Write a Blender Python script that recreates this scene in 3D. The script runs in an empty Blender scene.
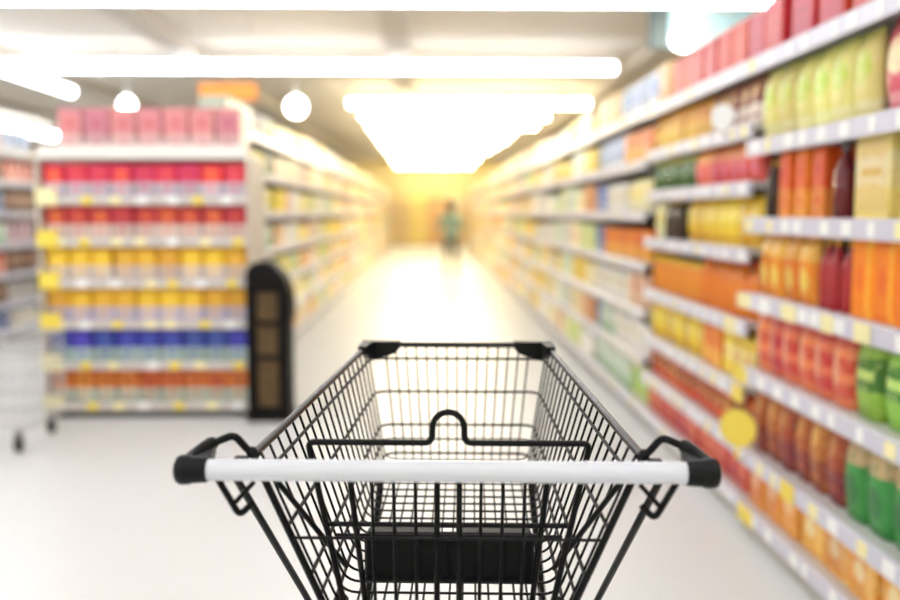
import bpy, bmesh, math, random
from mathutils import Vector, Matrix
rnd = random.Random(11)
SC = bpy.context.scene
COL = SC.collection
R = math.radians

# ------------------------------------------------------------------ camera, light level
FPX = 908.0                        # focal length in pixels of the 900 px wide frame
CAM = Vector((0, 0, 1.33))
VPX, VPY = 430.0, 213.0            # where the aisle vanishes in the photograph
cam_d = bpy.data.cameras.new('camera')
cam = bpy.data.objects.new('camera', cam_d); COL.objects.link(cam)
cam_d.sensor_width = 36; cam_d.lens = 36 * FPX / 900
cam.location = CAM
pitch = math.atan((300 - VPY) / FPX)
yaw = math.atan((450 - VPX) / FPX)
cam.rotation_euler = (R(90) - pitch, 0, -yaw)
cam_d.clip_start = .02; cam_d.clip_end = 200
cam_d.dof.use_dof = True
cam_d.dof.focus_distance = 1.32
cam_d.dof.aperture_fstop = 1.75
cam_d.dof.aperture_blades = 0
SC.camera = cam
SC.view_settings.view_transform = 'Standard'; SC.view_settings.look = 'None'
SC.view_settings.exposure = 0.0; SC.view_settings.gamma = 1
SC.view_settings.use_curve_mapping = False
w = bpy.data.worlds.new('world'); SC.world = w; w.use_nodes = True
w.node_tree.nodes['Background'].inputs[0].default_value = (1, .97, .92, 1)
w.node_tree.nodes['Background'].inputs[1].default_value = .3
LAMP = 15.5                        # emission of the fluorescent tubes
LAMP_FAR = 27.0                   # far strips, boosted and warmed to stand in for the glow there

# ------------------------------------------------------------------ helpers
def lin(h):
    if isinstance(h, str):
        h = h.lstrip('#'); c = [int(h[i:i+2], 16) / 255 for i in (0, 2, 4)]
    else: c = h
    return tuple(v / 12.92 if v <= .04045 else ((v + .055) / 1.055) ** 2.4 for v in c) + (1,)
MATS = {}
def mat(name, col, rough=.5, metal=0., spec=.5, emit=None, estr=0., trans=0., coat=0., bump=None, noise=None):
    if name in MATS: return MATS[name]
    m = bpy.data.materials.new(name); m.use_nodes = True
    nt = m.node_tree; b = nt.nodes['Principled BSDF']
    b.inputs['Base Color'].default_value = lin(col); b.inputs['Roughness'].default_value = rough
    b.inputs['Metallic'].default_value = metal; b.inputs['Specular IOR Level'].default_value = spec
    b.inputs['Transmission Weight'].default_value = trans
    b.inputs['Coat Weight'].default_value = coat
    if emit: b.inputs['Emission Color'].default_value = lin(emit); b.inputs['Emission Strength'].default_value = estr
    if noise:                                    # (scale, second colour, amount)
        tc = nt.nodes.new('ShaderNodeTexCoord'); n = nt.nodes.new('ShaderNodeTexNoise'); n.inputs['Scale'].default_value = noise[0]
        mx = nt.nodes.new('ShaderNodeMix'); mx.data_type = 'RGBA'
        mul = nt.nodes.new('ShaderNodeMath'); mul.operation = 'MULTIPLY'; mul.inputs[1].default_value = noise[2]
        nt.links.new(tc.outputs['Object'], n.inputs['Vector']); nt.links.new(n.outputs[0], mul.inputs[0])
        nt.links.new(mul.outputs[0], mx.inputs[0]); mx.inputs[6].default_value = lin(col); mx.inputs[7].default_value = lin(noise[1])
        nt.links.new(mx.outputs[2], b.inputs['Base Color'])
    if bump:
        tc = nt.nodes.new('ShaderNodeTexCoord'); n = nt.nodes.new('ShaderNodeTexNoise'); n.inputs['Scale'].default_value = bump[0]
        bp = nt.nodes.new('ShaderNodeBump'); bp.inputs['Strength'].default_value = bump[1]; bp.inputs['Distance'].default_value = .002
        nt.links.new(tc.outputs['Object'], n.inputs['Vector']); nt.links.new(n.outputs[0], bp.inputs['Height']); nt.links.new(bp.outputs[0], b.inputs['Normal'])
    MATS[name] = m; return m

def print_mat(base, acc, acc2=None, style='oval', rough=.4):
    """printed packaging: base colour, a main panel and smaller marks; all flat print"""
    key = 'print_%s_%s_%s_%s' % (base, acc, acc2, style)
    if key in MATS: return MATS[key]
    m = bpy.data.materials.new(key); m.use_nodes = True; nt = m.node_tree; N = nt.nodes; L = nt.links
    b = N['Principled BSDF']; b.inputs['Roughness'].default_value = rough
    tc = N.new('ShaderNodeTexCoord'); sp = N.new('ShaderNodeSeparateXYZ'); L.new(tc.outputs['Generated'], sp.inputs[0])
    u, v = sp.outputs[0], sp.outputs[2]
    def M(op, a, c=None):
        n = N.new('ShaderNodeMath'); n.operation = op
        for i, t in enumerate((a, c)):
            if t is None: continue
            if isinstance(t, (int, float)): n.inputs[i].default_value = t
            else: L.new(t, n.inputs[i])
        return n.outputs[0]
    def rng(t, a, c): return M('MULTIPLY', M('GREATER_THAN', t, a), M('LESS_THAN', t, c))
    def oval(cx, cy, rx, ry):
        a = M('POWER', M('ABSOLUTE', M('DIVIDE', M('SUBTRACT', u, cx), rx)), 2.0); c = M('POWER', M('ABSOLUTE', M('DIVIDE', M('SUBTRACT', v, cy), ry)), 2.0)
        return M('LESS_THAN', M('ADD', a, c), 1.0)
    def mix(f, A, B):
        n = N.new('ShaderNodeMix'); n.data_type = 'RGBA'; L.new(f, n.inputs[0])
        for i, t in ((6, A), (7, B)):
            if isinstance(t, (str, tuple)): n.inputs[i].default_value = lin(t)
            else: L.new(t, n.inputs[i])
        return n.outputs[2]
    acc2 = acc2 or '#fff6dd'
    if style == 'oval':
        c = mix(oval(.5, .6, .36, .2), base, acc); c = mix(rng(v, .1, .22), c, acc2)
    elif style == 'low':                        # pale lower part
        c = mix(M('LESS_THAN', v, .43), base, acc); c = mix(oval(.5, .72, .22, .14), c, acc2); c = mix(M('MULTIPLY', rng(v, .16, .24), rng(u, .2, .8)), c, base)
    elif style == 'band':
        c = mix(rng(v, .35, .75), base, acc); c = mix(M('MULTIPLY', rng(v, .48, .6), rng(u, .15, .85)), c, acc2)
    elif style == 'stripe':
        c = mix(rng(u, .72, .95), base, acc); c = mix(oval(.4, .5, .22, .22), c, acc2)
    elif style == 'top':
        c = mix(M('GREATER_THAN', v, .66), base, acc); c = mix(oval(.5, .36, .3, .18), c, acc2)
    elif style == 'check':
        c = mix(rng(M('FRACT', M('MULTIPLY', v, 3.0)), .0, .4), base, acc); c = mix(oval(.3, .5, .2, .25), c, acc2)
    else:
        c = base
    nz = N.new('ShaderNodeTexNoise'); nz.inputs['Scale'].default_value = 7; L.new(tc.outputs['Generated'], nz.inputs['Vector'])
    c = mix(M('MULTIPLY', rng(nz.outputs[0], .56, .62), .6), c, acc2)       # small printed marks
    oi = N.new('ShaderNodeObjectInfo'); hs = N.new('ShaderNodeHueSaturation')
    L.new(M('ADD', M('MULTIPLY', oi.outputs['Random'], .03), .485), hs.inputs['Hue'])
    L.new(M('ADD', M('MULTIPLY', oi.outputs['Random'], .3), .85), hs.inputs['Value']); L.new(c, hs.inputs['Color'])
    L.new(hs.outputs[0], b.inputs['Base Color'])
    MATS[key] = m; return m

class MB:
    def __init__(s): s.v = []; s.f = []; s.sm = []
    def add(s, vs, fs, smooth=False):
        o = len(s.v); s.v += [tuple(p) for p in vs]; s.f += [tuple(i + o for i in f) for f in fs]; s.sm += [smooth] * len(fs); return s
    def box(s, x0, x1, y0, y1, z0, z1):
        vs = [(x, y, z) for z in (z0, z1) for y in (y0, y1) for x in (x0, x1)]
        return s.add(vs, [(0, 2, 3, 1), (4, 5, 7, 6), (0, 1, 5, 4), (1, 3, 7, 5), (3, 2, 6, 7), (2, 0, 4, 6)])
    def bev(s, x0, x1, y0, y1, z0, z1, b):
        """box with chamfered edges"""
        bm = bmesh.new(); bmesh.ops.create_cube(bm, size=1)
        for q in bm.verts: q.co = Vector((x0 + (q.co.x + .5) * (x1 - x0), y0 + (q.co.y + .5) * (y1 - y0), z0 + (q.co.z + .5) * (z1 - z0)))
        bmesh.ops.bevel(bm, geom=bm.edges[:], offset=b, segments=1, affect='EDGES')
        bm.verts.index_update()
        s.add([q.co.copy() for q in bm.verts], [[q.index for q in f.verts] for f in bm.faces]); bm.free(); return s
    def tube(s, pts, r, n=8, fillet=0., closed=False, rs=None):
        P = [Vector(p) for p in pts]
        if fillet and len(P) > 2:
            Q = [P[0]] if not closed else []
            rngi = range(1, len(P) - 1) if not closed else range(len(P))
            for i in rngi:
                a, b, c = P[i - 1], P[i], P[(i + 1) % len(P)]
                d = min(fillet, (a - b).length * .48, (c - b).length * .48)
                p0 = b + (a - b).normalized() * d; p1 = b + (c - b).normalized() * d
                for k in range(6):
                    t = k / 5; Q.append(p0 * (1 - t) ** 2 + b * 2 * t * (1 - t) + p1 * t * t)
            if not closed: Q.append(P[-1])
            P = Q
        m = len(P); rings = []; up = None
        for i in range(m):
            if closed: t = (P[(i + 1) % m] - P[i - 1]).normalized()
            else: t = (P[min(i + 1, m - 1)] - P[max(i - 1, 0)]).normalized()
            if up is None: up = Vector((0, 0, 1)) if abs(t.z) < .9 else Vector((0, 1, 0))
            a = (up - t * up.dot(t)).normalized(); bb = t.cross(a); up = a
            rr = rs[i] if rs else r
            rings.append([P[i] + (a * math.cos(2 * math.pi * k / n) + bb * math.sin(2 * math.pi * k / n)) * rr for k in range(n)])
        vs = [p for g in rings for p in g]; fs = []
        for i in range(m if closed else m - 1):
            j = (i + 1) % m
            for k in range(n):
                fs.append((i * n + k, i * n + (k + 1) % n, j * n + (k + 1) % n, j * n + k))
        s.add(vs, fs, True)
        if not closed: s.add(rings[0], [tuple(range(n))[::-1]]); s.add(rings[-1], [tuple(range(n))])
        return s
    def lathe(s, prof, n=14, c=(0, 0, 0)):
        vs = []; fs = []
        for r, z in prof:
            for k in range(n):
                a = 2 * math.pi * k / n; vs.append((c[0] + r * math.cos(a), c[1] + r * math.sin(a), c[2] + z))
        for i in range(len(prof) - 1):
            for k in range(n): fs.append((i * n + k, i * n + (k + 1) % n, (i + 1) * n + (k + 1) % n, (i + 1) * n + k))
        fs.append(tuple(range(n))[::-1]); fs.append(tuple((len(prof) - 1) * n + k for k in range(n)))
        s.add(vs, fs, True); return s
    def prism(s, poly, y0, y1):
        """polygon in x,z extruded along y"""
        n = len(poly); vs = [(x, y0, z) for x, z in poly] + [(x, y1, z) for x, z in poly]
        fs = [tuple(range(n)), tuple(range(n, 2 * n))[::-1]] + [(i, i + n, (i + 1) % n + n, (i + 1) % n) for i in range(n)]
        return s.add(vs, fs)
    def sphere(s, c, r, n=12, sx=1, sy=1, sz=1):
        m = n // 2; prof = []
        vs = []; fs = []
        for i in range(m + 1):
            a = math.pi * i / m
            for k in range(n):
                q = 2 * math.pi * k / n; e = max(math.sin(a), .001)
                vs.append((c[0] + r * sx * e * math.cos(q), c[1] + r * sy * e * math.sin(q), c[2] - r * sz * math.cos(a)))
        for i in range(m):
            for k in range(n): fs.append((i * n + k, i * n + (k + 1) % n, (i + 1) * n + (k + 1) % n, (i + 1) * n + k))
        return s.add(vs, fs, True)
    def mesh(s, name, m):
        me = bpy.data.meshes.new(name); me.from_pydata(s.v, [], s.f); me.materials.append(m)
        me.polygons.foreach_set('use_smooth', s.sm); me.update(); return me
    def build(s, name, m, parent=None): return link(name, s.mesh(name, m), parent)

def link(name, me, parent=None):
    o = bpy.data.objects.new(name, me); COL.objects.link(o)
    if parent: o.parent = parent
    return o
def tag(o, label, cat, group=None, kind=None):
    o['label'] = label; o['category'] = cat
    if group: o['group'] = group
    if kind: o['kind'] = kind
    return o
def thing(name, label, cat, loc=(0, 0, 0), rz=0, group=None):
    o = bpy.data.objects.new(name, None); COL.objects.link(o); o.location = loc; o.rotation_euler.z = rz
    o.empty_display_size = .1
    return tag(o, label, cat, group)
def struct(name, mb, m, parent=None, label=None, cat=None):
    o = mb.build(name, m, parent); o['kind'] = 'structure'
    if label: o['label'] = label; o['category'] = cat
    return o

# ------------------------------------------------------------------ the building
m_floor = mat('floor_gloss', '#eef0ef', .36, noise=(1.3, '#e4e4e0', .5))
m_ceil = mat('ceiling_paint', '#e9e2d6', .9, noise=(.6, '#cfc6b8', .6))
m_wall = mat('wall_paint', '#efe6d2', .85, noise=(2., '#e0d3b8', .4))
m_beam = mat('beam_paint', '#cdc6bb', .8)
CEIL = 3.45
XL, XR, YB, YF = -13., 5.2, -6., 38.
struct('floor', MB().box(XL, XR, YB, YF, -.1, 0), m_floor, None, 'glossy cream supermarket floor between the shelves', 'floor')
struct('ceiling', MB().box(XL, XR, YB, YF, CEIL, CEIL + .1), m_ceil, None, 'pale beige ceiling above the aisle', 'ceiling')
struct('wall_left', MB().box(XL - .1, XL, YB, YF, 0, CEIL), m_wall, None, 'cream wall at the far left of the shop', 'wall')
struct('wall_right', MB().box(XR, XR + .1, YB, YF, 0, CEIL), m_wall, None, 'cream wall behind the right-hand shelves', 'wall')
struct('wall_far', MB().box(XL, XR, YF, YF + .1, 0, CEIL), mat('wall_glow_tint', '#f8e7ae', .8, noise=(2., '#f0d890', .4)), None, 'wall at the end of the aisle, painted yellow for the warm glow', 'wall')  # the yellow in this paint stands in for the warm glow
struct('wall_behind', MB().box(XL, XR, YB - .1, YB, 0, CEIL), m_wall, None, 'cream wall behind the viewpoint', 'wall')
for i, x in enumerate((-8.2, -5.6, -3.1, -.4, 2.9)):
    struct('trim_%d' % (i + 1), MB().bev(x - .14, x + .14, YB, YF, CEIL - .14, CEIL, .015), m_beam, None, 'shallow beige beam under the ceiling running along the aisle', 'beam')['group'] = 'ceiling beams'

# ------------------------------------------------------------------ ceiling lights
m_house = mat('lamp_housing', '#f2f2f0', .4)
m_tube = mat('lamp_tube', '#ffffff', .5, emit='#f1f5ff', estr=LAMP)
m_tubew = mat('lamp_tube_warm', '#ffffff', .5, emit='#fff0cc', estr=LAMP_FAR)
LZ = 3.2
def strip(x0, x1, y0, y1, label, m=None, wd=.16):
    cx, cy = (x0 + x1) / 2, (y0 + y1) / 2
    t = thing('ceiling_light', label, 'ceiling light', (cx, cy, LZ), 0, 'fluorescent strip lights')
    m = m or m_tube
    ax = x1 - x0 > y1 - y0
    hx, hy = ((x1 - x0) / 2, wd / 2) if ax else (wd / 2, (y1 - y0) / 2)
    MB().bev(-hx, hx, -hy * (1 if not ax else .7), hy * (1 if not ax else .7), .05, .1, .008).build('housing', m_house, t)
    tb = MB()
    if ax: tb.tube([(-hx + .02, 0, 0), (hx - .02, 0, 0)], wd * .42, 10)
    else: tb.tube([(0, -hy + .02, 0), (0, hy - .02, 0)], wd * .42, 10)
    tb.build('tube', m, t)
    rod = MB()
    for s in (-.8, .8):
        p = (hx * s, 0) if ax else (0, hy * s)
        rod.tube([(p[0], p[1], .09), (p[0], p[1], CEIL - LZ)], .008, 6)
        rod.build('hanger', m_house, t); rod = MB()
strip(-11., 3.0, 8.05, 8.21, 'white strip light along the top edge of the picture')
strip(-5.35, 2.42, 11.85, 12.01, 'long white strip light, second one from the top')
names = ['third', 'fourth', 'fifth', 'sixth', 'seventh', 'eighth', 'ninth', 'tenth', 'eleventh', 'twelfth']
ys = [15.7, 17.7, 19.6, 21.5, 23.5, 25.4, 27.4, 31., 33.6, 36.2]  # in-between and last rows added to brighten the end of the aisle
for i, y in enumerate(ys):
    strip(-1.35 if i else -1.4, (2.75, 2.3, 2.3, 2.0, 2.0, 1.9, 1.8, 1.7, 1.7, 1.7)[i], y, y + .16, 'warm strip light over the aisle, multiplied and boosted for glow, %s row from the front' % names[i], m_tubew)
for y, q in ((4.1, 'in front of'), (.2, 'straight above'), (-3.7, 'behind')): strip(-11, 3.6, y, y + .16, 'white strip light overhead, %s the viewpoint' % q)
strip(-5.65, -5.49, 9.0, 14.5, 'white strip light running lengthwise at the upper left, upper of two')
strip(-9.2, -9.04, 15.5, 22.5, 'white strip light running lengthwise at the left edge, lower one', None, .26)
m_globe = mat('blur_disc_glow', '#ffffff', .3, emit='#fffdf6', estr=16)  # small lamps drawn as globes as large as their lens blur
def px(x, y, Y):
    """point on the ray through pixel x,y at distance Y down the aisle"""
    d = Vector(((x - 450) / FPX, (300 - y) / FPX, -1)); d = cam.rotation_euler.to_matrix() @ d
    return CAM + d * (Y / d.y)
def globe(x, y, Y, r, label):
    p = px(x, y, Y); t = thing('blur_disc_lamp', label, 'lamp', p, 0, 'lamps enlarged to blur discs')
    MB().sphere((0, 0, 0), r, 16).build('globe', m_globe, t)
    c = MB(); c.lathe([(.03, r * .92), (.03, r + .06), (.012, r + .08)], 10); c.build('socket', m_house, t)
    MB().tube([(0, 0, r + .07), (0, 0, CEIL - p.z)], .006, 6).build('cord', m_house, t)
globe(127, 105, 10., .085, 'small white lamp enlarged to its blur disc above the stacked display at left')
globe(296, 107, 11., .12, 'small white lamp enlarged to its blur disc between the left display and the aisle')
globe(684, 38, 8.9, .12, 'small white lamp enlarged to its blur disc above the red cartons at right')

# ------------------------------------------------------------------ products
CACHE = {}
def cached(key, fn):
    if key not in CACHE: CACHE[key] = fn()
    return CACHE[key]
def carton_mb(w, d, h):
    b = MB().bev(-w/2, w/2, -d/2, d/2, 0, h, min(.004, w * .04))
    b.box(-w * .47, w * .47, -.012, .012, h - .001, h + .0015)      # closing flap
    return b
def pouch_mb(w, d, h):
    b = MB(); nx, nz = 6, 8; fr = []; bk = []
    for j in range(nz + 1):
        t = j / nz; th = d / 2 * (math.sin(math.pi * min(1, t * 1.02)) ** .36 if 0 < t < 1 else 0) + .002
        if j == 0: th = d * .32
        for i in range(nx + 1):
            s = i / nx * 2 - 1; e = th * (1 - abs(s) ** 5 * .8)
            wob = (1 - .05 * math.sin(math.pi * t)) 
            fr.append((s * w / 2 * wob, -e, t * h)); bk.append((s * w / 2 * wob, e, t * h))
    q = lambda i, j: j * (nx + 1) + i
    n = len(fr); fs = []
    for j in range(nz):
        for i in range(nx):
            fs.append((q(i, j), q(i + 1, j), q(i + 1, j + 1), q(i, j + 1))); fs.append((n + q(i, j), n + q(i, j + 1), n + q(i + 1, j + 1), n + q(i + 1, j)))
    for j in range(nz):
        fs.append((q(0, j), q(0, j + 1), n + q(0, j + 1), n + q(0, j))); fs.append((q(nx, j), n + q(nx, j), n + q(nx, j + 1), q(nx, j + 1)))
    fs.append(tuple([q(i, 0) for i in range(nx, -1, -1)] + [n + q(i, 0) for i in range(nx + 1)]))
    b.add(fr + bk, fs, True); return b
def bottle_prof(r, h): return [(r * .9, 0), (r, .008), (r, h * .58), (r * .93, h * .66), (r * .5, h * .8), (r * .34, h * .86), (r * .34, h * .93)]
def jar_prof(r, h): return [(r * .9, 0), (r, .008), (r, h * .74), (r * .8, h * .84), (r * .8, h * .88)]
def can_prof(r, h): return [(r * .9, 0), (r * .97, .006), (r, .014), (r, h - .014), (r * .95, h - .006), (r * .95, h), (r * .9, h - .004)]
m_cap = {}
def product(kind, w, h, d, m, loc, rz, label, cat, group, cap='#f3f0e8', lab=None, parts=True):
    k = (kind, round(w, 3), round(h, 3), round(d, 3), m.name)
    nm = {'carton': 'carton', 'pouch': 'pouch', 'bottle': 'bottle', 'jar': 'jar', 'can': 'can'}[kind]
    r = w / 2
    if kind == 'carton': me = cached(k, lambda: carton_mb(w, d, h).mesh('carton', m))
    elif kind == 'pouch': me = cached(k, lambda: pouch_mb(w, d, h).mesh('pouch', m))
    elif kind == 'bottle': me = cached(k, lambda: MB().lathe(bottle_prof(r, h)).mesh('bottle', m))
    elif kind == 'jar': me = cached(k, lambda: MB().lathe(jar_prof(r, h)).mesh('jar', m))
    else: me = cached(k, lambda: MB().lathe(can_prof(r, h)).mesh('can', m))
    o = link(nm, me); o.location = loc; o.rotation_euler.z = rz
    tag(o, label, cat, group)
    if parts:
        cm = mat('cap_' + cap, cap, .4)
        lm = lab or m
        if kind == 'carton':
            lk = k + ('label', lm.name)
            link('label', cached(lk, lambda: MB().bev(-w * .42, w * .42, -d / 2 - .0025, -d / 2 + .001, h * .1, h * .9, .001).mesh('label', lm)), o)
        elif kind == 'bottle':
            link('cap', cached(k + ('cap', cap), lambda: MB().lathe([(r * .4, h * .9), (r * .42, h * .91), (r * .42, h * .99), (r * .36, h)], 12).mesh('cap', cm)), o)
            link('label', cached(k + ('lab', lm.name), lambda: MB().lathe([(r * 1.0, h * .14), (r * 1.025, h * .15), (r * 1.025, h * .52), (r * 1.0, h * .53)], 14).mesh('label', lm)), o)
        elif kind == 'jar':
            link('lid', cached(k + ('lid', cap), lambda: MB().lathe([(r * .86, h * .86), (r * .9, h * .87), (r * .9, h * .985), (r * .84, h)], 14).mesh('lid', cm)), o)
            link('label', cached(k + ('lab', lm.name), lambda: MB().lathe([(r * 1.0, h * .14), (r * 1.025, h * .15), (r * 1.025, h * .64), (r * 1.0, h * .65)], 14).mesh('label', lm)), o)
        elif kind == 'pouch':
            link('seal', cached(k + ('seal', cap), lambda: MB().bev(-w * .5, w * .5, -.0035, .0035, h * .965, h * 1.02, .001).mesh('seal', cm)), o)
    return o
P = print_mat
DES = {   # name: (kind, w, h, d, material, cap, description, category)
 'red_carton':   ('carton', .19, .23, .30, P('#c4201a', '#a85422', '#cc3026', 'oval'), None, 'large red carton with a gold emblem', 'carton'),
 'red_carton2':  ('carton', .19, .21, .30, P('#cb241c', '#d23a2a', '#bf1e18', 'band'), None, 'large plain red carton', 'carton'),
 'beige_carton': ('carton', .22, .24, .30, P('#e8c48a', '#f4ddb0', '#d9a860', 'oval'), None, 'large beige carton', 'carton'),
 'lime_pack':    ('pouch', .135, .27, .08, P('#f2e888', '#cfe05a', '#f6f0b0', 'oval'), '#d3e064', 'pale yellow-green pouch', 'pouch'),
 'pink_bag':     ('pouch', .19, .28, .10, P('#d9405a', '#f7e2a8', '#ef9aa2', 'oval'), '#cf3652', 'pink-red bag with a cream oval', 'bag'),
 'cream_carton': ('carton', .22, .27, .22, P('#f5dd84', '#f8e8b0', '#eac65a', 'band'), None, 'pale yellow carton', 'carton'),
 'coral_carton': ('carton', .10, .25, .20, P('#ee6a1e', '#f59a3a', '#dd4420', 'low'), None, 'orange-red upright carton', 'carton'),
 'wine_bottle':  ('bottle', .07, .25, .07, mat('dark_red_glass', '#6e1d26', .2), '#8a8088', 'dark red bottle', 'bottle'),
 'dark_bottle':  ('bottle', .07, .23, .07, mat('dark_brown_glass', '#3b2a1c', .2), '#c99a2a', 'dark brown bottle with a gold cap', 'bottle'),
 'orange_pack':  ('pouch', .115, .24, .08, P('#f08a1c', '#f7b750', '#f5d25a', 'top'), '#ef7d1a', 'amber orange pouch', 'pouch'),
 'vivid_pack':   ('carton', .14, .25, .2, P('#f57a0a', '#ffa62a', '#f05a0a', 'stripe'), None, 'vivid orange carton', 'carton'),
 'crimson_jar':  ('bottle', .062, .245, .062, mat('crimson_plastic', '#b3202a', .3), '#e8b23a', 'slim crimson bottle with a yellow cap', 'bottle'),
 'coral_pack':   ('pouch', .13, .25, .08, P('#d63c34', '#f07a50', '#e8a080', 'check'), '#e05a40', 'coral red pouch', 'pouch'),
 'green_pack':   ('pouch', .15, .26, .09, P('#8fc23e', '#3f7d26', '#c6e07a', 'band'), '#86bb38', 'lime green pouch with a dark green band', 'pouch'),
 'brown_pack':   ('pouch', .12, .27, .08, P('#b45a28', '#8a2424', '#d99a52', 'low'), '#c98a4a', 'brown-orange and maroon pouch', 'pouch'),
 'bean_pack':    ('pouch', .14, .28, .09, P('#3f9a4a', '#d2b684', '#2f7a3c', 'top'), '#d8c296', 'green pouch with a beige top', 'pouch'),
 'amber_carton': ('carton', .19, .19, .28, P('#eb9a2a', '#f6bf62', '#f5d9a0', 'stripe'), None, 'amber orange carton', 'carton'),
 'amber_carton2': ('carton', .15, .19, .28, P('#ee8f30', '#f6bf8a', '#f2a858', 'oval'), None, 'orange carton with a pale oval', 'carton'),
 'gold_pouch':   ('pouch', .12, .21, .07, P('#f0b02c', '#f6cf6a', '#b8641e', 'low'), '#f0b02c', 'golden amber pouch', 'pouch'),
 'plum_pack':    ('pouch', .13, .2, .07, P('#8a4a3a', '#efe3dc', '#e0b060', 'low'), '#a8603a', 'brown and white pouch', 'pouch'),
 'forest_can':   ('jar', .09, .17, .09, mat('dark_green_glass', '#3f6a35', .2), '#d2cf6a', 'dark green jar with a pale lid', 'jar'),
 'rose_pack':    ('pouch', .12, .19, .07, P('#e8604a', '#f4a24c', '#e56a86', 'top'), '#f0925a', 'pink and orange pouch', 'pouch'),
 'yellow_pack':  ('pouch', .12, .22, .08, P('#f3cd2e', '#f8e27a', '#e0a81c', 'oval'), '#f3cd2e', 'bright yellow pouch', 'pouch'),
 'honey_bottle': ('bottle', .075, .25, .075, mat('amber_plastic', '#ee8218', .25), '#d9481c', 'amber bottle with a red cap', 'bottle'),
 'honey_jar':    ('jar', .085, .2, .085, mat('amber_jar', '#f0921e', .25), '#f3c53a', 'amber jar with a yellow lid', 'jar'),
 'yellow_carton': ('carton', .13, .2, .2, P('#f4d03a', '#f9ea9a', '#ee9a2a', 'band'), None, 'yellow carton', 'carton'),
 'orange_carton': ('carton', .13, .2, .2, P('#ef7a22', '#f6ae4a', '#d84a1a', 'low'), None, 'orange carton', 'carton'),
 'ember_pack':   ('pouch', .12, .18, .07, P('#e85a1e', '#8a2a1c', '#f5a04a', 'band'), '#e85a1e', 'red-orange pouch with a dark band', 'pouch'),
 'red_pack':     ('carton', .14, .17, .22, P('#d43a2c', '#ea6a50', '#b02820', 'oval'), None, 'small red carton', 'carton'),
 'ice_pack':     ('pouch', .15, .24, .08, P('#e6ecf5', '#8fb0de', '#ffffff', 'band'), '#dfe8f5', 'white and pale blue pouch', 'pouch'),
 'white_pack':   ('carton', .15, .2, .2, P('#f3efe6', '#e2d6b8', '#fbf8ef', 'band'), None, 'white carton with a beige band', 'carton'),
 'lemon_pack':   ('pouch', .14, .21, .08, P('#f6e9a8', '#efd25e', '#fbf6d8', 'oval'), '#f6e9a8', 'pale lemon pouch', 'pouch'),
 'lime_bag':     ('pouch', .15, .21, .08, P('#c9e06a', '#8cc63a', '#eef5c0', 'band'), '#c9e06a', 'bright lime green pouch', 'pouch'),
 'blue_pack':    ('carton', .12, .21, .2, P('#3f6db8', '#86a8de', '#dfe8f7', 'oval'), None, 'blue carton', 'carton'),
 'mint_pack':    ('carton', .14, .2, .2, P('#cfe0c8', '#9cc39a', '#f3f7ea', 'low'), None, 'pale mint green carton', 'carton'),
 'peach_pack':   ('carton', .15, .21, .2, P('#f2c8a2', '#e8946a', '#fbeeda', 'band'), None, 'peach carton', 'carton'),
 'cream_pack':   ('carton', .16, .22, .2, P('#f4e6bd', '#ead08a', '#fffaf0', 'oval'), None, 'cream carton', 'carton'),
 'rosy_pack':    ('carton', .15, .2, .2, P('#eeb6a8', '#d8604e', '#fbe6dc', 'stripe'), None, 'rosy pink carton', 'carton'),
 'grey_can':     ('can', .1, .18, .1, P('#d8d4cc', '#b0a89a', '#f0ece2', 'band'), None, 'pale grey can', 'can'),
 'ruby_pack':    ('carton', .15, .2, .2, P('#d8403a', '#f0a89a', '#f7dcd0', 'low'), None, 'red and white carton', 'carton'),
 'cocoa_pack':   ('carton', .15, .22, .2, P('#6a4a3e', '#a87a5e', '#d0b49a', 'band'), None, 'dark brown carton', 'carton'),
 'navy_pack':    ('carton', .15, .22, .2, P('#4a5f92', '#8a98c0', '#cfd6ea', 'low'), None, 'dull blue carton', 'carton'),
 'dusty_pack':   ('carton', .15, .22, .2, P('#b88a92', '#d8bcc2', '#efe3e4', 'low'), None, 'dusty pink carton', 'carton'),
}
ORD = ['first', 'second', 'third', 'fourth', 'fifth', 'sixth', 'seventh', 'eighth', 'ninth', 'tenth', 'eleventh', 'twelfth', 'thirteenth', 'fourteenth', 'fifteenth', 'sixteenth', 'seventeenth', 'eighteenth', 'nineteenth', 'twentieth']
def run(des, y0, y1, z, hmax, xf, side, where, group, parts=True, gap=.006):
    """a row of one product along a shelf facing the aisle; side +1: right-hand shelves"""
    kind, w, h, d, m, cap, desc, cat = DES[des]
    h = min(h, hmax)
    rz = R(-90) if side > 0 else R(90)
    n = max(1, int((y1 - y0) / (w + gap))); st = (y1 - y0) / n
    dd = d if kind in ('carton', 'pouch') else w
    same = group
    for i in range(n):
        y = y0 + (i + .5) * st + rnd.uniform(-.003, .003)
        x = xf + side * (dd / 2 + .012 + rnd.uniform(0, .012))
        product(kind, w, h, d, m, (x, y, z + .0005), rz + R(rnd.uniform(-1.2, 1.2)), desc + ', ' + where, cat, group, cap or '#f3f0e8', None, parts)

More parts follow.
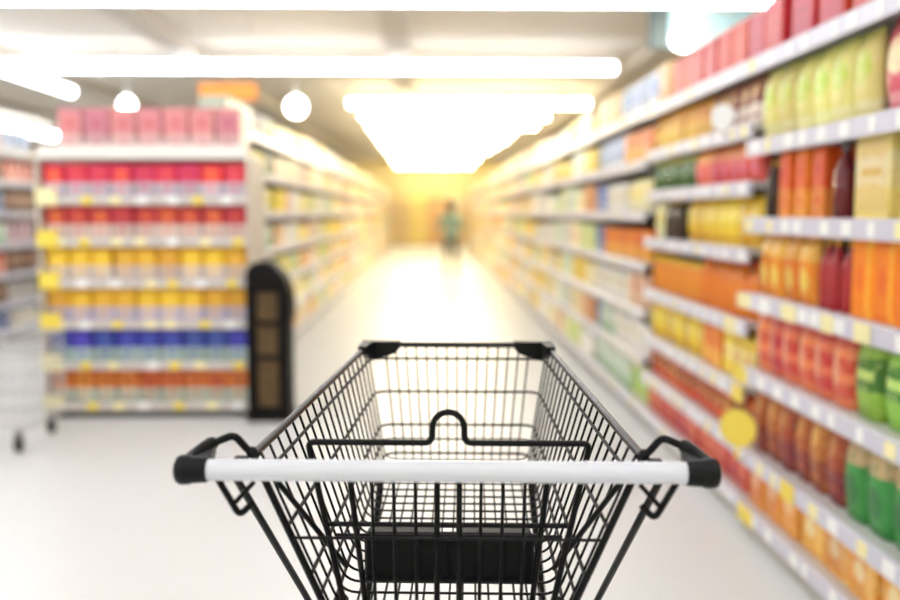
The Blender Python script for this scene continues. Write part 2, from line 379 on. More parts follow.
# ------------------------------------------------------------------ gondola shelving
m_shelf = mat('shelf_metal', '#dcd9d6', .45)
m_rail = mat('price_rail', '#d6d3de', .3)
m_back = mat('back_panel', '#8d857c', .6)
m_post = mat('shelf_post', '#a9a5a0', .5)
m_plinth = mat('shelf_plinth', '#b9b3a8', .6)
m_tagw = mat('tag_white', '#fbfaf6', .5)
m_tagy = mat('tag_yellow', '#f7dd55', .5)
m_tagp = mat('tag_pale', '#fbf0b6', .5)
def shelf_bay(y0, y1, levels, xf, side, label, group, tags=(), zt=2.0, depth=.5, seed=0, ntag=6):
    """xf: face of the price rails; levels: shelf heights; tags: (level index, 0-1 along, material key, w, h)"""
    t = thing('shelving_unit', label, 'shelving', (xf, y0, 0), 0, group)
    L = y1 - y0; s = side; r2 = random.Random(seed)
    def bx(mb, a, b, *q):
        a, b = sorted((a * s, b * s)); return mb.box(a, b, *q)
    bx(MB(), .03, depth, .01, L - .01, 0, levels[0] - .026).build('plinth', m_plinth, t)
    bx(MB(), depth, depth + .02, .0, L, 0, zt).build('back_panel', m_back, t)
    for yy in (.004, L - .034): bx(MB(), depth - .045, depth - .002, yy, yy + .03, levels[0], zt).build('post', m_post, t)
    for i, z in enumerate(levels):
        sh = bx(MB(), .02, depth - .003, .003, L - .003, z - .024, z).build('shelf', m_shelf, t)
        rl = MB(); a, b = sorted((0, .016 * s)); rl.bev(a, b, .003, L - .003, z - .062, z + .004, .004); rl.build('price_rail', m_rail, sh)
        n = max(2, int(L * ntag)) if ntag else 0
        for k in range(n):
            yy = (k + .5 + r2.uniform(-.25, .25)) * L / n; ww = r2.choice((.04, .06, .07))
            a, b = sorted((-.003 * s, .002 * s))
            MB().box(a, b, yy - ww / 2, yy + ww / 2, z - .052, z - .006).build('price_tag', r2.choice((m_tagw, m_tagw, m_tagw, m_tagp)), sh)
        for (li, u, mk, tw, th, dz) in tags:
            if li != i: continue
            yy = u * L; a, b = sorted((-.006 * s, -.003 * s))
            if th < 0:       # a round tag
                mb = MB(); pts = [(math.cos(q * math.pi / 10) * tw / 2, math.sin(q * math.pi / 10) * tw / 2) for q in range(20)]
                mb.prism(pts, -.0015, .0015)
                mb.box(-.008, .008, -.0012, .0012, -dz, -tw / 2 + .004)      # stem
                o = mb.build('round_tag', mk, sh); o.location = (-.036 * s, yy, z - .03 + dz); o.rotation_euler.z = R(-45)
                MB().box(*sorted((-.036 * s, .004 * s)), yy - .006, yy + .006, z - .034, z - .028).build('tag_clip', m_post, sh)
            else: MB().box(a, b, yy - tw / 2, yy + tw / 2, z - .03 + dz - th / 2, z - .03 + dz + th / 2).build('price_card', mk, sh)
    return t

XRF, XLF = 1.30, -1.40
G = 'right-hand aisle shelving'
lv1 = [.12, .35, .69, 1.0, 1.31, 1.62, 1.95]
Y1a, Y1b, Y2b, Y3b = 1.9, 3.75, 5.6, 7.45
tg = [(0, .93, m_tagy, .16, .07, .0), (1, .70, m_tagy, .12, .07, .0), (1, .94, m_tagy, .16, -1, .13), (3, .98, m_tagp, .14, .06, 0), (3, .72, m_tagp, .12, .06, 0), (3, .55, m_tagp, .09, .06, 0), (3, .42, m_tagp, .1, .06, 0), (3, .86, m_tagw, .1, .06, 0), (2, .99, m_tagy, .12, .07, 0)]
shelf_bay(Y1a, Y1b, lv1, XRF, 1, 'nearest right-hand shelving unit, cut by the right edge', G, tg, 2.0, .5, 1)
lv2 = [.12, .35, .59, .87, 1.18, 1.46, 1.70, 1.96]
shelf_bay(Y1b + .004, Y2b, lv2, XRF + .02, 1, 'right-hand shelving unit of amber bottles and yellow pouches, second nearest', G, [(6, .14, m_tagw, .11, -1, .08), (2, .03, m_tagy, .14, .07, 0), (3, .1, m_tagp, .14, .07, 0)], 2.0, .5, 2)
lv3 = [.12, .42, .72, 1.02, 1.34, 1.66, 1.97]
shelf_bay(Y2b + .004, Y3b, lv3, XRF + .02, 1, 'right-hand shelving unit of pale packs, third nearest', G, [], 2.0, .5, 3)
far_names = ['fourth', 'fifth', 'sixth']
yb = Y3b
for i in range(0):
    shelf_bay(yb + .004, yb + 1.85, lv3, XRF + .02, 1, 'right-hand shelving unit of cream and peach packs, %s nearest' % far_names[i], G, [], 2.0, .5, 4 + i, 3); yb += 1.85
# nearest bay, rows listed from floor to top
n1, n2 = 'on the nearest right-hand unit', 'on the second right-hand unit'
xf = XRF + .03
def rows(spec, z, hm, where, grp, parts=True, x=None):
    for (d, a, b) in spec: run(d, a, b, z, hm, xf if x is None else x, 1, where, grp + ', ' + d.replace('_', ' '), parts)
rows([('amber_carton', 2.0, 3.2), ('amber_carton2', 3.21, 3.72)], lv1[0], .2, 'bottom shelf of nearest right unit', 'nearest unit bottom shelf')
rows([('bean_pack', 2.0, 2.88), ('brown_pack', 2.9, 3.72)], lv1[1], .29, 'second lowest shelf, nearest right unit', 'nearest unit second shelf')
rows([('green_pack', 2.0, 2.84), ('coral_pack', 2.86, 3.72)], lv1[2], .265, 'third lowest shelf, nearest right unit', 'nearest unit third shelf')
rows([('vivid_pack', 2.0, 2.88), ('crimson_jar', 2.9, 3.16), ('orange_pack', 3.17, 3.72)], lv1[3], .255, 'middle shelf, nearest right unit', 'nearest unit middle shelf')
rows([('cream_carton', 2.05, 2.90), ('wine_bottle', 2.93, 3.08), ('coral_carton', 3.09, 3.51), ('dark_bottle', 3.57, 3.72)], lv1[4], .27, 'third highest shelf, nearest right unit', 'nearest unit third highest shelf')
rows([('pink_bag', 2.0, 2.78), ('lime_pack', 2.79, 3.72)], lv1[5], .285, 'below top, nearest right unit', 'nearest unit second highest shelf')
rows([('red_carton', 2.0, 2.95), ('red_carton2', 2.96, 3.72)], lv1[6], .24, 'on top, nearest right unit', 'nearest unit top')
# second bay
x2 = XRF + .05
def rows2(spec, i, hm, wh): rows(spec, lv2[i], hm, wh.replace('on the ', '').replace('just under the', 'below').replace('very top', 'on top') + ', second right unit', 'second unit ' + wh, True, x2)
rows2([('red_pack', 3.77, 5.58)], 0, .18, 'on the bottom shelf')
rows2([('ember_pack', 3.77, 5.58)], 1, .18, 'on the second lowest shelf')
rows2([('yellow_carton', 3.77, 4.18), ('orange_carton', 4.19, 4.5), ('yellow_pack', 4.51, 5.58)], 2, .21, 'on the third lowest shelf')
rows2([('honey_bottle', 3.77, 4.6), ('honey_jar', 4.61, 5.58)], 3, .26, 'on the fourth lowest shelf')
rows2([('yellow_pack', 3.77, 4.85), ('dark_bottle', 4.98, 5.3), ('lemon_pack', 5.3, 5.58)], 4, .22, 'on the middle shelf')
rows2([('rose_pack', 3.77, 4.72), ('forest_can', 4.74, 5.58)], 5, .18, 'on the third highest shelf')
rows2([('plum_pack', 3.77, 4.5), ('gold_pouch', 4.52, 5.58)], 6, .2, 'just under the top shelf')
rows2([('red_carton2', 3.77, 5.2), ('beige_carton', 5.21, 5.58)], 7, .235, 'on the very top')
# third bay
def rows3(spec, i, wh): rows(spec, lv3[i], .23, wh.replace('on the ', '').replace('just under the', 'below') + ', third right unit', 'third unit ' + wh, True, x2)
rows3([('lime_bag', 5.62, 6.1), ('mint_pack', 6.1, 7.43)], 0, 'on the bottom shelf')
rows3([('white_pack', 5.62, 6.6), ('mint_pack', 6.6, 7.2), ('blue_pack', 7.2, 7.43)], 1, 'on the second lowest shelf')
rows3([('peach_pack', 5.62, 6.2), ('white_pack', 6.2, 7.43)], 2, 'on the third lowest shelf')
rows3([('orange_carton', 5.62, 7.1), ('blue_pack', 7.15, 7.43)], 3, 'on the middle shelf')
rows3([('lemon_pack', 5.62, 6.3), ('white_pack', 6.3, 7.0), ('blue_pack', 7.05, 7.43)], 4, 'on the third highest shelf')
rows3([('orange_carton', 5.62, 6.4), ('ice_pack', 6.4, 7.43)], 5, 'just under the top shelf')
rows3([('ice_pack', 5.62, 6.6), ('beige_carton', 6.65, 7.43)], 6, 'on the top shelf')
ordw = ['bottom', 'second lowest', 'third lowest', 'middle', 'third highest', 'second highest', 'top']
pal_far = ['cream_pack', 'peach_pack', 'mint_pack', 'lemon_pack', 'white_pack', 'rosy_pack', 'orange_carton', 'lime_bag', 'yellow_carton', 'grey_can']
y = Y3b
for b in range(0):
    for i, z in enumerate(lv3):
        a = y + .03
        while a < y + 1.6:
            e = min(y + 1.82, a + rnd.choice((.6, .9, 1.2))); d = rnd.choice(pal_far)
            run(d, a, e, z, .24, x2, 1, '%s shelf of %s nearest right unit' % (ordw[i], far_names[b]), '%s unit %s shelf, %s' % (far_names[b], ordw[i], d.replace('_', ' ')), False); a = e + .01
    y += 1.85
Y6b = y
# left-hand run behind the stacked display
GL = 'left-hand aisle shelving'
YL0 = 6.62; yl = YL0
ln = ['nearest', 'second nearest', 'third nearest', 'fourth nearest']
pal_left = ['cream_pack', 'ruby_pack', 'mint_pack', 'lemon_pack', 'white_pack', 'rosy_pack', 'yellow_carton', 'lime_bag', 'peach_pack', 'grey_can', 'white_pack']
for b in range(1):
    shelf_bay(yl + .004, yl + 1.85, lv3, XLF, -1, 'left-hand shelving unit of mixed pale packs, %s' % ln[b], GL, [], 2.0, .5, 20 + b, 3)
    for i, z in enumerate(lv3):
        a = yl + .03
        while a < yl + 1.6:
            e = min(yl + 1.82, a + rnd.choice((.45, .6, .9))); d = rnd.choice(pal_left)
            run(d, a, e, z, .24, XLF - .03, -1, '%s shelf of %s left unit' % (ordw[i], ln[b]), 'left %s unit %s shelf, %s' % (ln[b], ordw[i], d.replace('_', ' ')), False); a = e + .01
    yl += 1.85
YL4 = yl
# the runs go on into the distance; products there are only a few pixels wide
def far_run(y0, y1, xf, side, label_u, label_p, group, seed):
    r2 = random.Random(seed); k = 0
    y = y0
    words = ['second', 'third', 'fourth', 'fifth', 'sixth', 'seventh', 'eighth', 'ninth', 'tenth', 'eleventh', 'twelfth', 'thirteenth', 'fourteenth', 'fifteenth', 'sixteenth']
    off = 1 if side > 0 else 0
    if side > 0: words = words[2:]
    while y < y1 - .1:
        shelf_bay(y + .004, y + 1.85, lv3, xf, side, label_u % words[k], group, [], 2.0, .5, seed + k, 0); y += 1.85; k += 1
    cols = ['#f4e6bd', '#f2c8a2', '#cfe0c8', '#f6e9a8', '#f3efe6', '#eeb6a8', '#f0b060', '#d8e48a', '#f4d03a', '#e0dcd2']  # pale colours put the washed-out look of the glow into the packs
    root = None
    packs = [MB() for _ in cols]
    for z in lv3:
        yy = y0 + .04
        while yy < y - .2:
            c = r2.randrange(len(cols)); n = r2.randint(2, 6); wd = r2.uniform(.11, .18); h = r2.uniform(.16, .24)
            for _ in range(n):
                if yy + wd > y - .03: break
                a, b = sorted((xf + side * .035, xf + side * .26)); packs[c].bev(a, b, yy, yy + wd - .006, z + .0005, z + h, .004); yy += wd
    root = None
    for c, mb in enumerate(packs):
        m = print_mat(cols[c], cols[(c + 3) % len(cols)], cols[(c + 5) % len(cols)], 'plain')
        if root is None:
            root = mb.build('packaged_goods', m); tag(root, label_p, 'packs', None, 'stuff')
        else:
            o = mb.build('packs', m, root); o['kind'] = 'stuff'
far_run(Y6b, 31., XRF + .02, 1, 'right-hand shelving unit deep in the aisle, %s nearest', 'small packs filling the distant right-hand shelves', G, 60)
far_run(YL4, 31., XLF, -1, 'left-hand shelving unit deep in the aisle, %s nearest', 'small packs filling the distant left-hand shelves', GL, 80)
# end of the aisle: yellow display against the far wall
t = thing('shelving_unit', 'wide yellow-lit shelving against the far end wall', 'shelving', (.2, 37.2, 0))
MB().box(-3.4, 3.4, .3, .34, 0, 2.1).build('back_panel', mat('far_back', '#f0dc9a', .7), t)
MB().box(-3.4, 3.4, 0, .3, 0, .1).build('plinth', m_plinth, t)
for z in (.5, .9, 1.3, 1.7): MB().box(-3.4, 3.4, .02, .3, z - .03, z).build('shelf', m_shelf, t)
root = None
for c, col in enumerate(('#f8dc7a', '#f6c878', '#fbf0c0', '#f0d490')):
    mb = MB(); r2 = random.Random(c)
    for z in (.1, .5, .9, 1.3, 1.7):
        for k in range(26):
            if (k // 3 + int(z * 10)) % 4 == c: mb.bev(-3.1 + k * .25, -2.87 + k * .25, 37.24, 37.46, z + .001, z + .3, .006)
    m = print_mat(col, '#f8e6a8', '#e0a040', 'plain')
    if root is None: root = mb.build('packaged_goods', m); tag(root, 'yellow and orange packs on the shelves at the end of the aisle', 'packs', None, 'stuff')
    else: o = mb.build('packs', m, root); o['kind'] = 'stuff'

# gondola at the far left, beyond the display
GF = 'far left shelving'
for b, (a, e) in enumerate(((8.3, 10.15), (10.154, 12.0))):
    shelf_bay(a, e, lv3, -4.3, -1, ('far left shelving unit at the left edge of the picture', 'far left shelving unit mostly hidden by the stacked display')[b], GF, [], 2.0, .5, 40 + b, 3)
    for i, z in enumerate(lv3):
        seq = [('navy_pack', 'white_pack'), ('cocoa_pack', 'grey_can'), ('ruby_pack', 'cocoa_pack'), ('mint_pack', 'dusty_pack'), ('navy_pack', 'cocoa_pack'), ('cocoa_pack', 'ruby_pack'), ('dusty_pack', 'ice_pack')][i]
        mid = a + .95
        for d, p, q in ((seq[0], a + .7, a + 1.15), (seq[1], a + 1.16, e - .02)):
            if b: continue
            run(d, p, q, z, .23, -4.33, -1, '%s shelf of %s far left unit' % (ordw[i], ('nearer', 'farther')[b]), 'far left %s %s, %s' % (('nearer', 'farther')[b], ordw[i], d.replace('_', ' ')), False)

# ------------------------------------------------------------------ stacked display at the left (end of the left-hand run)
DX0, DX1, DY = -2.48, -1.17, 5.85
t = thing('display_shelf', 'wide end display shelf stacked with rows of coloured cartons', 'display', ((DX0 + DX1) / 2, DY, 0))
hw = (DX1 - DX0) / 2
MB().bev(-hw, hw, .03, .5, 0, .07, .006).build('plinth', mat('display_plinth', '#5e5a55', .6), t)
MB().box(-hw, hw, .5, .53, 0, 1.67).build('back_panel', mat('display_back', '#e6dccb', .6), t)
for s in (-1, 1):
    MB().bev(s * hw - .02 if s < 0 else s * hw, s * hw if s < 0 else s * hw + .02, .0, .53, 0, 1.67, .004).build('side_panel', mat('display_side', '#dccfbd', .5), t)
dl = [.098, .364, .63, .896, 1.162, 1.428]
dcol = [('#d9752a', '#bcc9b6', '#a8541e', 'orange-brown and pale grey'), ('#323ca0', '#adc2b4', '#4a58b8', 'blue and pale green'), ('#e8b01e', '#bdb6cf', '#efc040', 'yellow and lavender'),
        ('#e9b01c', '#cfc0bb', '#f0c444', 'yellow and pale pink'), ('#c02c28', '#dccabd', '#d8642e', 'dark red and cream'), ('#de2a50', '#c2bfca', '#e4583c', 'hot pink and pale grey')]
drow = ['bottom', 'second lowest', 'third lowest', 'third highest', 'second highest', 'top']
m_drail = mat('display_rail', '#d2cac2', .4)
for i, z in enumerate(dl):
    sh = MB().box(-hw + .002, hw - .002, .02, .498, z - .022, z).build('shelf', m_shelf, t)
    MB().bev(-hw, hw, .0, .014, z - .045, z + .012, .003).build('price_rail', m_drail, sh)
    for k in range(7):
        xx = -hw + (k + .5) * 2 * hw / 7 + rnd.uniform(-.04, .04)
        MB().box(xx - .035, xx + .035, -.003, .002, z - .04, z + .008).build('price_tag', rnd.choice((m_tagw, m_tagp, m_tagy)), sh)
    MB().box(-hw - .021, -hw + .11, -.008, -.004, z - .05, z + .06).build('price_card', rnd.choice((m_tagy, m_tagp)), sh)
    b_, a_, c_, ds = dcol[i]; pm = print_mat(b_, a_, c_, 'low')
    n = 9; wd = (2 * hw - .02) / n
    for k in range(n):
        product('carton', wd - .008, .215, .26, pm, ((DX0 + DX1) / 2 - hw + .01 + (k + .5) * wd, DY + .165 + rnd.uniform(0, .012), z + .0005), R(rnd.uniform(-1.5, 1.5)), '%s carton, %s row of left display, %s from left' % (ds, drow[i], ORD[k]), 'carton', 'left display %s row' % drow[i], '#ffffff')
MB().box(-hw, hw, .01, .5, 1.672, 1.70).build('top_board', m_shelf, t)
MB().bev(-hw, hw, -.005, .012, 1.67, 1.76, .004).build('header', mat('display_header', '#f3ece2', .5), t)
pm = print_mat('#d98a8e', '#e0bcb8', '#cc6a78', 'low')
for k in range(7):
    wd = 2 * hw / 7 * .9
    product('carton', wd - .012, .3, .3, pm, ((DX0 + DX1) / 2 - hw + .09 + (k + .5) * wd, DY + .25, 1.7005), 0, 'pale pink carton on top of the left display, %s from left' % ORD[k], 'carton', 'cartons on top of the left display', '#ffffff')
# orange hanging sign
p = px(228, 92, 9.)
t = thing('hanging_sign', 'small orange sign hanging from the ceiling above the left display', 'sign', p)
MB().bev(-.28, .28, -.012, .012, -.085, .085, .006).build('board', mat('orange_board', '#f0953a', .5), t)
for s in (-.22, .22): MB().tube([(s, 0, .08), (s, 0, CEIL - p.z)], .004, 6).build('wire', m_post, t)
# pale blue sign with a dark edge above the right shelves
p = px(705, 12, 9.2)
t = thing('hanging_sign', 'pale blue lightbox sign with dark post above the right-hand red cartons', 'sign', p)
MB().bev(-.36, .5, -.03, .03, -.36, .3, .01).build('board', mat('blue_board', '#bfe0e2', .5), t)
MB().bev(-.56, -.36, -.04, .04, -.36, CEIL - p.z, .01).build('post', mat('sign_post', '#56615f', .6), t)
for s in (.3,): MB().tube([(s, 0, .29), (s, 0, CEIL - p.z)], .006, 6).build('wire', m_post, t)

# ------------------------------------------------------------------ black floor display beside the left display
pb = Vector((-1.03, 5.72, 0))
t = thing('floor_stand', 'black cardboard floor stand with gold-brown front beside the left display', 'display stand', pb)
m_blk = mat('black_card', '#0b0908', .6, spec=.2)
out = [(-.135, 0), (.135, 0), (.135, .62), (.15, .70), (.145, .82), (.11, .93), (.05, 1.0), (-.03, 1.03), (-.10, 1.01), (-.135, .95)]
MB().prism(out, .02, .22).build('body', m_blk, t)
MB().bev(-.14, .14, .0, .24, 0, .07, .006).build('base', m_blk, t)
m_gold = mat('gold_print', '#6a4c1a', .5, noise=(14., '#22180a', .9))
for z0, z1 in ((.1, .40), (.43, .62), (.65, .83)):
    MB().bev(-.065, .065, .008, .022, z0, z1, .004).build('front_panel', m_gold, t)
for z in (.415, .635, .845): MB().bev(-.12, .12, -.005, .02, z - .008, z + .008, .003).build('ledge', m_blk, t)
for s in (-1, 1): MB().bev(s * .1 - .022, s * .1 + .022, .0, .021, .08, .86, .004).build('side_strip', m_blk, t)

# ------------------------------------------------------------------ shopping carts
m_bar = mat('handle_plastic', '#d8dbe0', .22, coat=.3)
m_blackp = mat('black_plastic', '#030405', .42, spec=.25, bump=(600, .15))
m_wire = mat('black_wire', '#020203', .35, spec=.2)
m_rimm = mat('rim_tube', '#080506', .25, spec=.4)
m_seat = mat('seat_plastic', '#030304', .5, spec=.2)
m_chrome = mat('grey_wire', '#c4c5c4', .35, metal=.3)
m_rubber = mat('wheel_rubber', '#2a2b2c', .7)
def lerp(a, b, t): return a + (b - a) * t
def cart(loc, rz, label, wire, rimm, bar, single=True):
    t = thing('shopping_cart', label, 'shopping cart', loc, rz, None)
    def pt(s, u, v):
        x = lerp(lerp(.150, .141, u), lerp(.238, .177, u), v)
        return Vector((s * x, lerp(lerp(.10, .74, u), lerp(.06, .765, u), v), lerp(lerp(.80, .845, u), lerp(1.034, 1.068, u), v)))
    # ---- handle
    hz = 1.0315
    MB().tube([(-.281, 0, hz), (.281, 0, hz)], .0128, 20).build('handle_bar', bar, t)
    for s in (-1, 1):
        c = MB()
        c.tube([(s * .274, 0, hz), (s * .276, 0, hz), (s * .2935, .000, hz), (s * .2945, 0, hz), (s * .3055, .000, hz), (s * .3095, .0, hz), (s * .3115, .0, hz), (s * .312, .0, hz)], .0155, 20, rs=[.0142, .0150, .0158, .0172, .0176, .0155, .0115, .004])
        c.tube([(s * .301, .003, hz + .002), (s * .298, .016, hz + .007), (s * .290, .034, hz + .0145), (s * .283, .046, hz + .019), (s * .280, .050, hz + .0205)], .010, 14, rs=[.0125, .0105, .0092, .0088, .007])
        # web between the sleeve and the arm socket
        c.add([(s * .272, .006, hz + .012), (s * .3, .006, hz + .013), (s * .291, .044, hz + .02), (s * .278, .048, hz + .021), (s * .272, .006, hz - .004), (s * .3, .006, hz - .004), (s * .291, .044, hz + .008), (s * .278, .048, hz + .008)],
              [(0, 1, 2, 3), (7, 6, 5, 4), (0, 4, 5, 1), (1, 5, 6, 2), (2, 6, 7, 3), (3, 7, 4, 0)])
        c.v = [(x * 1.012, y, z) for x, y, z in c.v]
        c.build('handle_cap', m_blackp, t)
        MB().tube([(s * .287, .045, hz + .0185), (s * .260, .052, hz + .029), (s * .243, .056, hz + .007), (s * .234, .066, hz + .001)], .0048, 10, .008).build('handle_arm', wire, t)
        MB().sphere((s * .2405, .060, hz + .005), .0075, 12).build('clamp', m_blackp, t)
        MB().bev(s * .252 - .009, s * .252 + .009, .05, .062, hz - .003, hz + .001, .001).build('clip', m_blackp, t)
        # nesting hook below the handle
        MB().tube([(s * .276, .012, hz - .004), (s * .2455, .014, .972), (s * .232, .026, .984)], .0042, 10, .008).build('hook', wire, t)
        MB().tube([(s * .253, .013, .985), (s * .228, .018, 1.012)], .003, 8).build('hook_rod', wire, t)
        # chassis tube: down and forward under the basket, then back to the rear wheel
        MB().tube([(s * .261, .03, hz - .004), (s * .222, .275, .768), (s * .2, .36, .66), (s * .235, .10, .19), (s * .232, .11, .15), (s * .15, .74, .15)], .0050, 12, .05).build('chassis_tube', wire, t)
        MB().tube([pt(s, 0, 1) + Vector((0, 0, -.004)), pt(s, 0, .0), pt(s, .06, -.03)], .0047, 10, .01).build('side_post', wire, t)
        MB().tube([(s * .226, .068, 1.016), (s * .145, .20, .836)], .0038, 10).build('brace', wire, t)
        MB().tube([(s * .147, .17, .80), (s * .2, .33, .70)], .009, 10).build('basket_support', wire, t)
        MB().tube([(s * .141, .64, .832), (s * .17, .5, .5), (s * .15, .72, .165)], .0072, 10, .05).build('front_support', wire, t)
        for (wx, wy) in ((.232, .11), (.15, .74)):
            w_ = MB().tube([(s * wx - .014, wy - .02, .05), (s * wx + .014, wy - .02, .05)], .05, 18).build('wheel', m_rubber, t)
            f = MB()
            for q in (-1, 1): f.box(s * wx + q * .018 - .002, s * wx + q * .018 + .002, wy - .035, wy + .012, .035, .125)
            f.box(s * wx - .02, s * wx + .02, wy - .03, wy + .014, .12, .128); f.tube([(s * wx, wy, .126), (s * wx, wy, .15)], .009, 8)
            f.build('fork', m_post, w_)
    for y, x in ((.30, .205), (.62, .165)): MB().tube([(-x, y, .152), (x, y, .152)], .006, 8).build('cross_bar', wire, t)
    # ---- basket: rim tube, wires are pieces of it
    rp = [pt(-1, 0, 1), pt(-1, 1, 1), pt(1, 1, 1), pt(1, 0, 1)]
    rim = MB().tube(rp, .0056, 12, .022).build('basket_rim', rimm, t)
    acc = MB()
    def wirep(pts, r, fil=.02, par=rim, n=6):
        if single: MB().tube(pts, r, n, fil).build('wire', wire, par)
        else: acc.tube(pts, r, 5, fil)
    for v, r in ((.878, .0026), (.585, .0026), (.292, .0026), (.165, .0023), (.04, .0026)):
        wirep([pt(-1, 0, v), pt(-1, 1, v), pt(1, 1, v), pt(1, 0, v)], r, .026)
    NS = 20
    for i in range(NS):                                   # U-shaped wires: side, floor, side
        u = (i + .6) / NS; a, b = pt(-1, u, 1), pt(-1, u, 0); c, d = pt(1, u, 0), pt(1, u, 1)
        wirep([a, b, c, d], .0019, .022)
    NF = 15
    for i in range(NF):                                   # front wires that run on along the floor
        q = (i - (NF - 1) / 2) / ((NF - 1) / 2)
        wirep([(q * .144, .765, 1.068), (q * .120, .742, .843), (q * .126, .11, .798)], .0018, .028)
    if not single: acc.build('wire_mesh', wire, rim)['kind'] = 'stuff'
    MB().tube([pt(-1, .03, 0), pt(1, .03, 0)], .0045, 8).build('floor_rod', wire, t)
    for s in (-1, 1):                                     # plastic corner caps at the far end of the rim
        c = MB(); z1 = 1.076
        x0, x1 = sorted((s * .112, s * .184))
        pts = [(s * .184, z1), (s * .112, z1), (s * .113, z1 - .012), (s * .120, z1 - .022), (s * .136, z1 - .029), (s * .154, z1 - .032), (s * .184, z1 - .034)]
        if s < 0: pts = pts[::-1]
        c.prism(pts, .752, .775)
        y0 = .70
        c.add([(s * .174, y0, z1 - .002), (s * .190, y0, z1 - .002), (s * .188, .775, z1), (s * .166, .775, z1), (s * .173, y0, z1 - .018), (s * .191, y0, z1 - .018), (s * .189, .775, z1 - .034), (s * .166, .775, z1 - .034)],
              [(0, 1, 2, 3), (7, 6, 5, 4), (0, 4, 5, 1), (1, 5, 6, 2), (2, 6, 7, 3), (3, 7, 4, 0)])
        c.build('corner_cap', m_blackp, t)
    # ---- rear gate with a raised grip loop
    gy, gz = .118, 1.035
    gl = [(-.136, gy - .02, .845), (-.182, gy, gz), (-.021, gy, gz)]
    loop = [(-.0205, gy, gz + .02)] + [(-.0205 * math.cos(a), gy, gz + .02 + .0205 * math.sin(a)) for a in [math.pi * k / 8 for k in range(1, 8)]] + [(.0205, gy, gz + .02)]
    fr = MB()
    fr.tube([(-.132, gy - .015, .81), (-.182, gy, gz), (-.026, gy, gz), (-.0205, gy, gz + .006)] + loop + [(.0205, gy, gz + .006), (.026, gy, gz), (.182, gy, gz), (.132, gy - .015, .81)], .0042, 10, .009)
    gate = fr.build('rear_gate', wire, t)
    wirep([(-.171, gy, 1.008), (.171, gy, 1.008)], .003, 0, gate)
    wirep([(-.136, gy - .014, .822), (.136, gy - .014, .822)], .003, 0, gate)
    for q in (-.1, -.0715, -.043, -.0143, .0143, .043, .0715, .1):
        th = abs(q) < .02
        wirep([(q, gy, 1.008), (q * (.94 if not th else 1), gy - .015, .815)], .0040 if th else .0024, 0, gate, 8)
    for s in (-1, 1): wirep([(s * .131, gy + .01, 1.0), (s * .108, gy, .81)], .004, 0, gate, 8)
    if not single: acc2 = acc
    # ---- folded child seat: rods, hinges and plate
    seat = MB().bev(-.115, .115, .158, .170, .836, .900, .004)
    st = seat.build('seat_plate', m_seat, t)
    for xx in (-.075, -.04, 0, .04, .075): MB().bev(xx - .0022, xx + .0022, .1555, .1585, .842, .888, .0006).build('rib', m_seat, st)
    for xx in (-.063, .063): MB().bev(xx - .047, xx + .047, .146, .172, .895, .905, .003).build('hinge', m_seat, st)
    MB().bev(-.114, .114, .155, .175, .831, .840, .003).build('lip', m_seat, st)
    MB().tube([(-.158, gy + .006, .924), (.158, gy + .006, .924)], .0036, 8).build('hinge_rod', wire, t)
    MB().tube([(-.194, .075, .923), (.194, .075, .923)], .0022, 8).build('cross_rod', wire, t)
    MB().tube([(-.15, gy + .02, .904), (.15, gy + .02, .904)], .0026, 8).build('cross_rod', wire, t)
    return t
cart((.0175, 1.03, 0), R(-2.7), 'black wire shopping cart with a white handle in the foreground', m_wire, m_rimm, m_bar)
# low wire basket on wheels at the left edge
t = thing('wire_basket', 'low pale grey wire basket on castors at the left edge', 'wire basket', (-2.62, 5.25, 0))
bx_, by_ = .40, .27
for z, r in ((.62, .008), (.14, .008)): MB().tube([(-bx_, -by_, z), (bx_, -by_, z), (bx_, by_, z), (-bx_, by_, z)], r, 8, .02, True).build('frame_ring', m_chrome, t)
for z in (.24, .34, .44, .54): MB().tube([(-bx_, -by_, z), (bx_, -by_, z), (bx_, by_, z), (-bx_, by_, z)], .0035, 6, .02, True).build('wire', m_chrome, t)
for k in range(15):
    x = -bx_ + .02 + k * (2 * bx_ - .04) / 14
    MB().tube([(x, -by_, .62), (x, -by_, .14), (x, by_, .14), (x, by_, .62)], .003, 6, .015).build('wire', m_chrome, t)
for k in range(8):
    y = -by_ + .03 + k * (2 * by_ - .06) / 7
    for s in (-1, 1): MB().tube([(s * bx_, y, .14), (s * bx_, y, .62)], .003, 6).build('wire', m_chrome, t)
for sx in (-1, 1):
    for sy in (-1, 1):
        x, y = sx * (bx_ - .08), sy * (by_ - .05)
        w_ = MB().tube([(x - .014, y, .045), (x + .014, y, .045)], .045, 16).build('wheel', m_rubber, t)
        f = MB(); f.box(x - .022, x + .022, y - .03, y + .03, .1, .108)
        for q in (-1, 1): f.box(x + q * .018 - .002, x + q * .018 + .002, y - .015, y + .015, .035, .105)
        f.tube([(x, y, .106), (x, y, .138)], .012, 8); f.build('fork', m_post, w_)

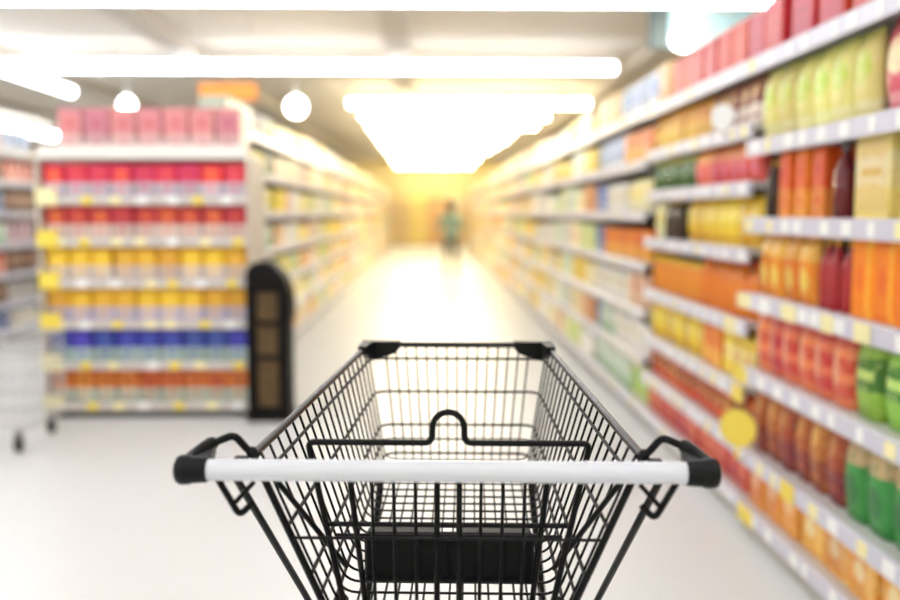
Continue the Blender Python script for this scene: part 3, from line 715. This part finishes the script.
# ------------------------------------------------------------------ distant shopper
def person(loc, rz):
    J = {'pel': ((0, 0, .86), .13), 'wst': ((0, 0, 1.0), .115), 'chs': ((0, .01, 1.18), .14), 'nck': ((0, .0, 1.32), .055), 'hd0': ((0, -.01, 1.40), .075), 'hd1': ((0, -.015, 1.49), .088), 'hd2': ((0, 0, 1.55), .06),
         'hl': ((-.09, 0, .80), .095), 'kl': ((-.10, -.10, .45), .06), 'al': ((-.09, -.02, .09), .042), 'tl': ((-.10, -.18, .035), .035),
         'hr': ((.09, 0, .80), .095), 'kr': ((.09, .04, .45), .06), 'ar': ((.08, .18, .12), .042), 'tr': ((.085, .05, .035), .035),
         'sl': ((-.17, .01, 1.25), .06), 'el': ((-.22, .05, 1.0), .045), 'wl': ((-.22, -.06, .80), .03), 'fl': ((-.22, -.1, .70), .025),
         'sr': ((.17, .01, 1.25), .06), 'er': ((.22, .03, 1.0), .045), 'wr': ((.22, -.1, .82), .03), 'fr': ((.215, -.14, .73), .025)}
    E = [('pel', 'wst'), ('wst', 'chs'), ('chs', 'nck'), ('nck', 'hd0'), ('hd0', 'hd1'), ('hd1', 'hd2')]
    for s in 'lr': E += [('pel', 'h' + s), ('h' + s, 'k' + s), ('k' + s, 'a' + s), ('a' + s, 't' + s), ('chs', 's' + s), ('s' + s, 'e' + s), ('e' + s, 'w' + s), ('w' + s, 'f' + s)]
    ks = list(J); me = bpy.data.meshes.new('body'); me.from_pydata([J[k][0] for k in ks], [(ks.index(a), ks.index(b)) for a, b in E], [])
    tmp = bpy.data.objects.new('tmp', me); COL.objects.link(tmp)
    sk = tmp.modifiers.new('s', 'SKIN'); ss = tmp.modifiers.new('u', 'SUBSURF'); ss.levels = 2; ss.render_levels = 2
    for i, k in enumerate(ks):
        q = me.skin_vertices[0].data[i]; q.radius = (J[k][1], J[k][1] * (.72 if k in ('chs', 'wst', 'pel') else 1)); q.use_root = (k == 'pel')
    dg = bpy.context.evaluated_depsgraph_get(); nm = bpy.data.meshes.new_from_object(tmp.evaluated_get(dg))
    bpy.data.objects.remove(tmp)
    nm.name = 'person'; nm.materials.clear()
    for m in (mat('skin', '#c99a7c', .5), mat('shirt', '#7f9a8c', .8, noise=(30, '#6f8a80', .5)), mat('trousers', '#6b6a5e', .8, noise=(30, '#57564c', .5)), mat('shoes', '#3a3632', .6)): nm.materials.append(m)
    for f in nm.polygons:
        c = f.center; f.use_smooth = True
        f.material_index = 0 if (c.z > 1.335 or (abs(c.x) > .16 and c.z < .98)) else 1 if c.z > .84 else 2 if c.z > .10 else 3
    o = link('person', nm); o.location = loc; o.rotation_euler.z = rz
    tag(o, 'person in a grey-green shirt walking in the middle of the aisle', 'person')
    h = MB(); h.sphere((0, .022, 1.5), .1, 16, .98, 1, 1.0); h.sphere((0, .06, 1.42), .085, 14, .95, .7, 1.1); h.build('hair', mat('hair', '#4a3a2a', .6), o)
    MB().sphere((0, -.10, 1.475), .016, 10, .8, 1.2, 1.3).build('nose', MATS['skin'], o)
    return o
person((.42, 18.4, 0), R(165))

# ------------------------------------------------------------------ labels: look-alikes on one shelf are told apart by their place in the row
bpy.context.view_layer.update()
byl = {}
for o in COL.objects:
    if o.parent is None and 'group' in o and o.type == 'MESH' and o.get('kind') is None: byl.setdefault(o['label'], []).append(o)
for lb, os_ in byl.items():
    if len(os_) < 2 or len(os_) > len(ORD): continue
    os_.sort(key=lambda o: o.location.x / o.location.y)
    for i, o in enumerate(os_):
        l2 = lb + ', ' + ORD[i] + ' from left'
        if len(l2.replace('-', ' ').split()) > 16: l2 = l2.replace(' with a ', ', ').replace(' of ', ' ').replace(' nearest', '')
        o['label'] = l2
